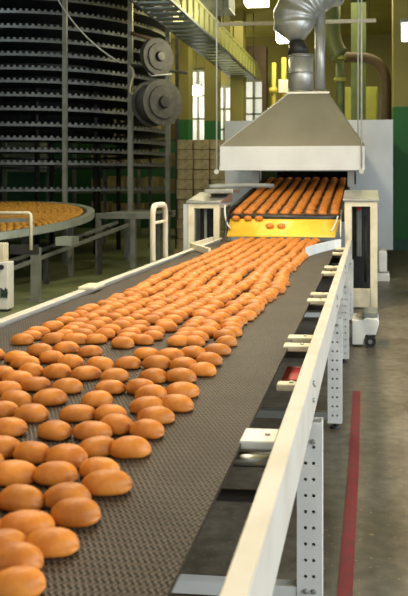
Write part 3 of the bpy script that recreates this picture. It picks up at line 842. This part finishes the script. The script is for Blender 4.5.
o = MB().tube([atY(131, 65, 14.85), atY(187, 73, 15.4)], .03, 8).build('hanger_bar', M['dark_metal']); tag(o, 'dark bar between the two cable reels on spiral', 'bar')
o = MB().tube(arc(atY(150, 48, 14.55), atY(143, 72, 14.5), atY(152, 76, 14.5), 8)+[atY(172, 74, 14.6)], .014, 6).build('loose_wire', M['wire']); tag(o, 'pale loose wire looping around the small grey reel', 'wire')
o = MB().tube(arc(atY(56, -4, 13.9), atY(80, 40, 13.9), atY(121, 63, 14.6), 16), .014, 6).build('hanging_cable', M['wire']); tag(o, 'thin pale cable slanting down in front of spiral tiers', 'cable')
o = MB().tube(arc(atY(130, 66, 14.85), atY(136, 72, 14.8), atY(132, 80, 14.85), 6)+arc(atY(131, 84, 14.85), atY(128, 94, 14.85), atY(133, 94, 14.85), 6), .02, 6).build('hook', M['cream_paint']); tag(o, 'small pale hook hanging on the spiral post', 'hook')

# things stored behind the spiral
for px0, px1, py0, py1, Y, m, nm, lab in [(3, 46, 172, 206, 20.6, 'dark_green', 'storage_bin', 'dark green storage bin behind the lowest spiral tiers'),
                                          (2, 40, 126, 160, 21.4, 'grey_box', 'tall_cupboard', 'grey cupboard seen behind the spiral above the green bin')]:
    p = atY(px0, py1, Y); q = atY(px1, py0, Y)
    zlow = 0
    R_ = thing(nm, lab, 'bin' if 'bin' in nm else 'cupboard', ((p.x+q.x)/2, Y+.3, zlow))
    zlo = 0
    MB().box(p.x, q.x, Y, Y+.6, zlo, q.z-.05).build('body', M[m], R_, bevel=.02)
    MB().box(p.x-.03, q.x+.03, Y-.03, Y+.63, q.z-.05, q.z).build('lid', M[m], R_)
sh = thing('storage_shelf', 'steel shelf holding cartons behind the cooling spiral', 'shelf', (SX+.4, 22.4, 0))
for z in (.5, 1.2, 1.95, 2.7, 3.4): MB().box(-10.5, -5.1, 22.2, 22.8, z, z+.05).build('board', M['post_metal'], sh)
for x in (-10.5, -8.4, -6.5, -5.2): MB().box(x, x+.08, 22.1, 22.2, 0, 4).build('upright', M['post_metal'], sh)
n_ = 0
for z in (.55, 1.25, 2.0, 2.75):
    x = -7.9
    k = 0
    while x < -5.7:
        w = random.uniform(.35, .5)
        o = MB().box(x, x+w, 22.25, 22.7, z+.001, z+random.uniform(.36, .5)).build('carton', M['carton'], bevel=.01)
        tag(o, '%s carton from left on the %s shelf behind the spiral' % (ORD[k], {.55: 'lowest', 1.25: 'second lowest', 2.0: 'middle', 2.75: 'upper'}[z]), 'carton', 'cartons on the shelf behind the spiral')
        x += w+.12; k += 1
# crate stack left of the stand
k = 0
px0 = atY(177, 137, 16.2).x; wC = .33
nrow = 11
for c_ in range(3):
    for r_i in range(nrow):
        zc = .14 + r_i*.205
        o = MB().box(px0+c_*(wC+.015)+random.uniform(-.01, .01), px0+c_*(wC+.015)+wC+random.uniform(-.01, .005), 16.2+random.uniform(-.02, .02), 16.6, zc+.001, zc+.20).build('carton', M['carton2'], bevel=.012)
        tag(o, 'tan carton in the %s stack on pallet, %s from the bottom' % (('left', 'middle', 'right')[c_], ORD[r_i]), 'carton', 'stacked cartons on the pallet')
o = thing('pallet', 'wooden pallet under the tan carton stacks', 'pallet', (px0+.5, 16.4, 0))
MB().box(px0-.03, px0+1.08, 16.1, 16.7, .11, .14).build('deck', M['carton'], o)
for dx_ in (0, .5, .98): MB().box(px0-.03+dx_, px0+.1+dx_, 16.1, 16.7, 0, .109).build('block', M['carton'], o)

# ------------------------------------------------------------------ CURVED CONVEYOR
tc_ = atY(-70, 183, 12.3); TX, TY, TR = tc_.x, 12.3, 2.6
TZ = .90
def tz(x, y): return TZ + .086*(y-TY) + .012*(x-TX)
tb = thing('curved_conveyor', 'curved conveyor with pale rim feeding buns into the spiral', 'conveyor', (TX, TY, 0))
def ring(r0, r1, dz0, dz1):
    m2 = MB(); vs = []; n = 96
    for i in range(n):
        t = 2*PI*i/n
        for r in (r0, r1):
            x, y = TX+r*math.cos(t), TY+r*math.sin(t)
            vs += [(x, y, tz(x, y)+dz0), (x, y, tz(x, y)+dz1)]
    fs = []
    for i in range(n):
        j = (i+1) % n
        a0, a1, b0, b1 = i*4, i*4+1, i*4+2, i*4+3; c0, c1, d0, d1 = j*4, j*4+1, j*4+2, j*4+3
        fs += [(a0, a1, c1, c0), (b0, d0, d1, b1), (a1, b1, d1, c1), (a0, c0, d0, b0)]
    return m2.add(vs, fs)
ring(.55, TR-.12, -.03, 0).build('belt', M['turn_belt'], tb)
ring(TR-.12, TR, -.07, .03).build('rim', M['rim'], tb)
ring(TR-.35, TR-.28, -.14, -.08).build('under_track', M['dark_metal'], tb)
for t in (-1.9, -1.0, 0.1, 1.3, 2.6, 3.8):
    x, y = TX+(TR-.31)*math.cos(t), TY+(TR-.31)*math.sin(t)
    if x > XL+.3: MB().box(x-.035, x+.035, y-.035, y+.035, 0, tz(x, y)-.14).build('leg', M['post_metal'], tb)
mt = MB(); k = 0
r = .68
while r < TR-.16:
    n = int(2*PI*r/.125)
    for i in range(n):
        t = 2*PI*(i+random.uniform(-.2, .2))/n; x, y = TX+r*math.cos(t), TY+r*math.sin(t)
        a_, c_ = proj(V((x, y, tz(x, y))))
        if a_ > -25: bun_into(mt, V((x, y, tz(x, y)+.001)), t+random.gauss(0, .2), random.uniform(-.1, .1), k, 1.1)
        k += 1
    r += .105
tag(mt.build('bun_stream', M['bun_cool']), 'brown glazed buns covering the curved conveyor at left', 'buns', None, 'stuff')

# link roller bed to the right of it
lk = thing('roller_bed', 'low roller bed with steel legs between curved conveyor and stand', 'conveyor', (-4.3, 14.4, 0))
p = atY(96, 214, 13.7); q = atY(152, 214, 13.7)
zl = .97
for y in (13.7, 15.4): MB().box(p.x, q.x, y-.03, y+.03, zl-.1, zl).build('side_beam', M['post_metal'], lk)
for k in range(9):
    x = p.x+.06+(q.x-p.x-.12)*k/8
    MB().cyl((x, 13.73, zl-.035), (x, 15.37, zl-.035), .032, n=12).build('roller', M['tier_edge'], lk)
for px in (133.5, 97):
    for y in (13.7, 15.4):
        x = atY(px, 214, 13.7).x + (.03 if px < 100 else 0)
        MB().box(x-.045, x+.045, y-.04, y+.04, 0, zl-.1).build('leg', M['post_metal'], lk)
# inclined rails below
ir = thing('inclined_track', 'inclined double rail track rising under the roller bed', 'track', atY(70, 250, 11.5))
A = atY(-10, 277, 10.3); B = atY(128, 225, 13.5)
MB().beam(A, B, .035, .055).build('rail', M['post_metal'], ir)
MB().beam(A+V((-.3, .35, .03)), B+V((-.3, .35, .03)), .035, .055).build('rail', M['post_metal'], ir)
for t in (.2, .45, .7, .9):
    w = A.lerp(B, t); MB().beam(w+V((.0, .0, -.03)), w+V((-.3, .35, 0)), .03, .04).build('tie', M['dark_metal'], ir)
for t in (.35, .75):
    w = A.lerp(B, t); MB().box(w.x-.03, w.x+.03, w.y-.03, w.y+.03, 0, w.z-.04).build('leg', M['dark_metal'], ir)
w = atY(66, 241, 11.3); MB().box(w.x-.12, w.x+.12, 11.2, 11.5, w.z-.06, w.z+.06).build('sensor_box', M['rim'], ir)
# stand with tube guard
p = atY(36, 250, 9.75)
st = thing('guard_stand', 'grey steel stand with bent pale tube guard by curved conveyor', 'stand', (p.x, 9.75, 0))
MB().box(p.x-.05, p.x+.05, 9.7, 9.8, 0, .68).build('post', M['post_metal'], st)
MB().box(p.x-.09, p.x+.09, 9.66, 9.84, 0, .012).build('foot_plate', M['post_metal'], st)
w0 = atY(12, 247, 9.75)
MB().box(w0.x, p.x+.05, 9.69, 9.72, .60, .72).build('head', M['dark_metal'], st)
tp = [atY(31, 250, 9.62)] + arc(atY(31, 218, 9.62), atY(31, 213, 9.62), atY(28, 213, 9.62), 5) + [atY(-30, 213, 9.62)]
MB().tube(tp, .022, 10).build('tube_guard', M['cream_paint'], st)
tp = [atY(28, 220, 9.62), atY(-30, 221, 9.62)]
MB().beam(tp[0], tp[1], .02, .05).build('lower_bar', M['post_metal'], st)
# control box
q = atY(8, 262, 8.9); q0 = atY(-28, 262, 8.9)
cb_ = thing('control_cabinet', 'small white control cabinet with dark emblem at left edge', 'cabinet', ((q.x+q0.x)/2, 8.98, 0))
MB().box(q0.x, q.x, 8.9, 9.06, .03, q.z).build('body', M['white_paint'], cb_, bevel=.01)
MB().box(q0.x+.03, q.x-.03, 8.92, 9.04, 0, .03).build('plinth', M['black'], cb_)
w = atY(4, 293, 8.9)
em = MB()
for k in range(5):
    em.box(w.x-.04+.018*k, w.x-.04+.018*k+.012, 8.888, 8.899, w.z-.06+.01*(k % 2), w.z+.06-.012*(k % 3))
em.box(w.x-.04, w.x+.05, 8.886, 8.8985, w.z-.01, w.z+.006)
em.build('emblem', M['smudge'], cb_)
w = atY(2, 267, 8.9); MB().cyl((w.x, 8.89, w.z), (w.x, 8.86, w.z), .03, n=16).build('knob', M['black'], cb_)
q2 = atY(5, 243, 8.95)
o = MB().box(q0.x, q2.x, 8.92, 9.05, q.z+.001, q2.z).build('junction_box', M['cream_paint'], bevel=.01)
tag(o, 'cream junction box on top of the white control cabinet', 'box')

# ------------------------------------------------------------------ AISLE
# red floor tape (slightly crooked as laid)
tp = [(atZ(345.5, 610, .001), 7.6), (atZ(344.8, 596, .001), 7.6), (atZ(348.5, 540, .001), 7.2), (atZ(353.5, 470, .001), 7), (atZ(355, 430, .001), 6.5), (atZ(356.7, 391, .001), 6.0)]
m2 = MB(); vs = []
for p, w in tp:
    vs += [(p.x-.028, p.y, .0015), (p.x+.028, p.y, .0015)]
n = len(tp)
vs += [(v[0], v[1], .0002) for v in vs]
fs = [(2*i, 2*i+1, 2*i+3, 2*i+2) for i in range(n-1)] + [(2*n+2*i, 2*n+2*i+2, 2*n+2*i+3, 2*n+2*i+1) for i in range(n-1)]
M['tape'] = mat('tape', (.25, .008, .022), .5, 0, (.17, .015, .022), 14, .42, .66)
tag(m2.add(vs, fs).build('floor_tape', M['tape']), 'red tape line on the concrete aisle beside the conveyor', 'line')

# trolley
Yt = 7.35
p = atY(352, 320, Yt); q = atY(379, 340, Yt)
tl_ = thing('wheeled_trolley', 'low white trolley on black castors behind the conveyor legs', 'trolley', ((p.x+q.x)/2, Yt+.2, 0))
x0, x1 = p.x, q.x; z0, z1 = .11, p.z
MB().prism([(x0, .02), (x0+.10, .02), (x0+.12, z0), (x1-.03, z0), (x1, z0+.10), (x1, z0+.13), (x1-.02, z0+.15), (x0+.12, z0+.155), (x0+.09, z1), (x0, z1)], 'y', Yt, Yt+.4).build('body', M['white_paint'], tl_, bevel=.008)
MB().box(x0+.1, x1-.01, Yt+.03, Yt+.37, z0+.157, z0+.20).build('tray', M['grey_box'], tl_, bevel=.006)
for x in (x1-.08,):
    for y in (Yt-.01, Yt+.34):
        wh = MB().cyl((x, y, .052), (x, y+.035, .052), .052, n=22).build('castor', M['rubber'], tl_)
        MB().cyl((x, y-.006, .052), (x, y+.041, .052), .02, n=14).build('hub', M['steel'], wh)
        MB().box(x-.012, x+.012, y+.036, y+.042, .04, z0+.002).build('fork', M['steel'], wh)

# ------------------------------------------------------------------ LIGHT
def area(name, loc, rot, sx_, sy_, e, col):
    d = bpy.data.lights.new(name, 'AREA'); d.shape = 'RECTANGLE'; d.size = sx_; d.size_y = sy_; d.energy = e; d.color = col
    o = bpy.data.objects.new(name, d); COL.objects.link(o); o.location = loc; o.rotation_euler = rot; return o
# rows of fluorescent ceiling tubes above the line (out of the frame)
for k, (x, y, e) in enumerate([(-1.6, 1.6, 26), (-1.5, 4.4, 85), (-1.3, 7.6, 105)]):
    area('overhead_light', (x, y, 4.2), (0, 0, 0), .5, 2.2, e, (1, .86, .62))
# daylight through the right-hand windows; the first is added for the leg fronts
for (a, b), e in zip(wins, (125, 150, 150, 20)):
    area('window_daylight', (XR-.02, (a+b)/2, 2.3), (0, PI/2, 0), 2.5, b-a-.1, e, (.84, .93, 1))
def point(name, loc, e, col, r=.12):
    d = bpy.data.lights.new(name, 'POINT'); d.energy = e; d.color = col; d.shadow_soft_size = r
    o = bpy.data.objects.new(name, d); COL.objects.link(o); o.location = loc
point('lamp_glow', L1+V((-.6, 1.2, -.35)), 45, (1, .92, .6))
point('lamp_glow', L2+V((0, -.25, -.1)), 25, (1, .92, .6))
point('lamp_glow', L3+V((.0, -.6, 0)), 70, (1, .95, .7))
point('lamp_glow', L4+V((.3, -.3, 0)), 30, (1, .85, .35))
area('overhead_light', (-1.5, 20, 6.0), (0, 0, 0), 5, 4, 170, (1, .93, .55))
area('overhead_light', (-8, 13.5, 5.6), (0, 0, 0), 2, .6, 35, (.85, .95, 1))
area('overhead_light', (-4.3, 8.2, 5.2), (0, 0, 0), .5, 2.2, 55, (.95, 1, .88))  # unseen fill added to brighten the left floor and spiral front

w = bpy.data.worlds.new('world'); sc.world = w; w.use_nodes = True
bg = w.node_tree.nodes['Background']; bg.inputs[0].default_value = (.85, .93, 1, 1); bg.inputs[1].default_value = .5

sc.view_settings.view_transform = 'Standard'; sc.view_settings.look = 'None'; sc.view_settings.gamma = 1
sc.view_settings.exposure = .62
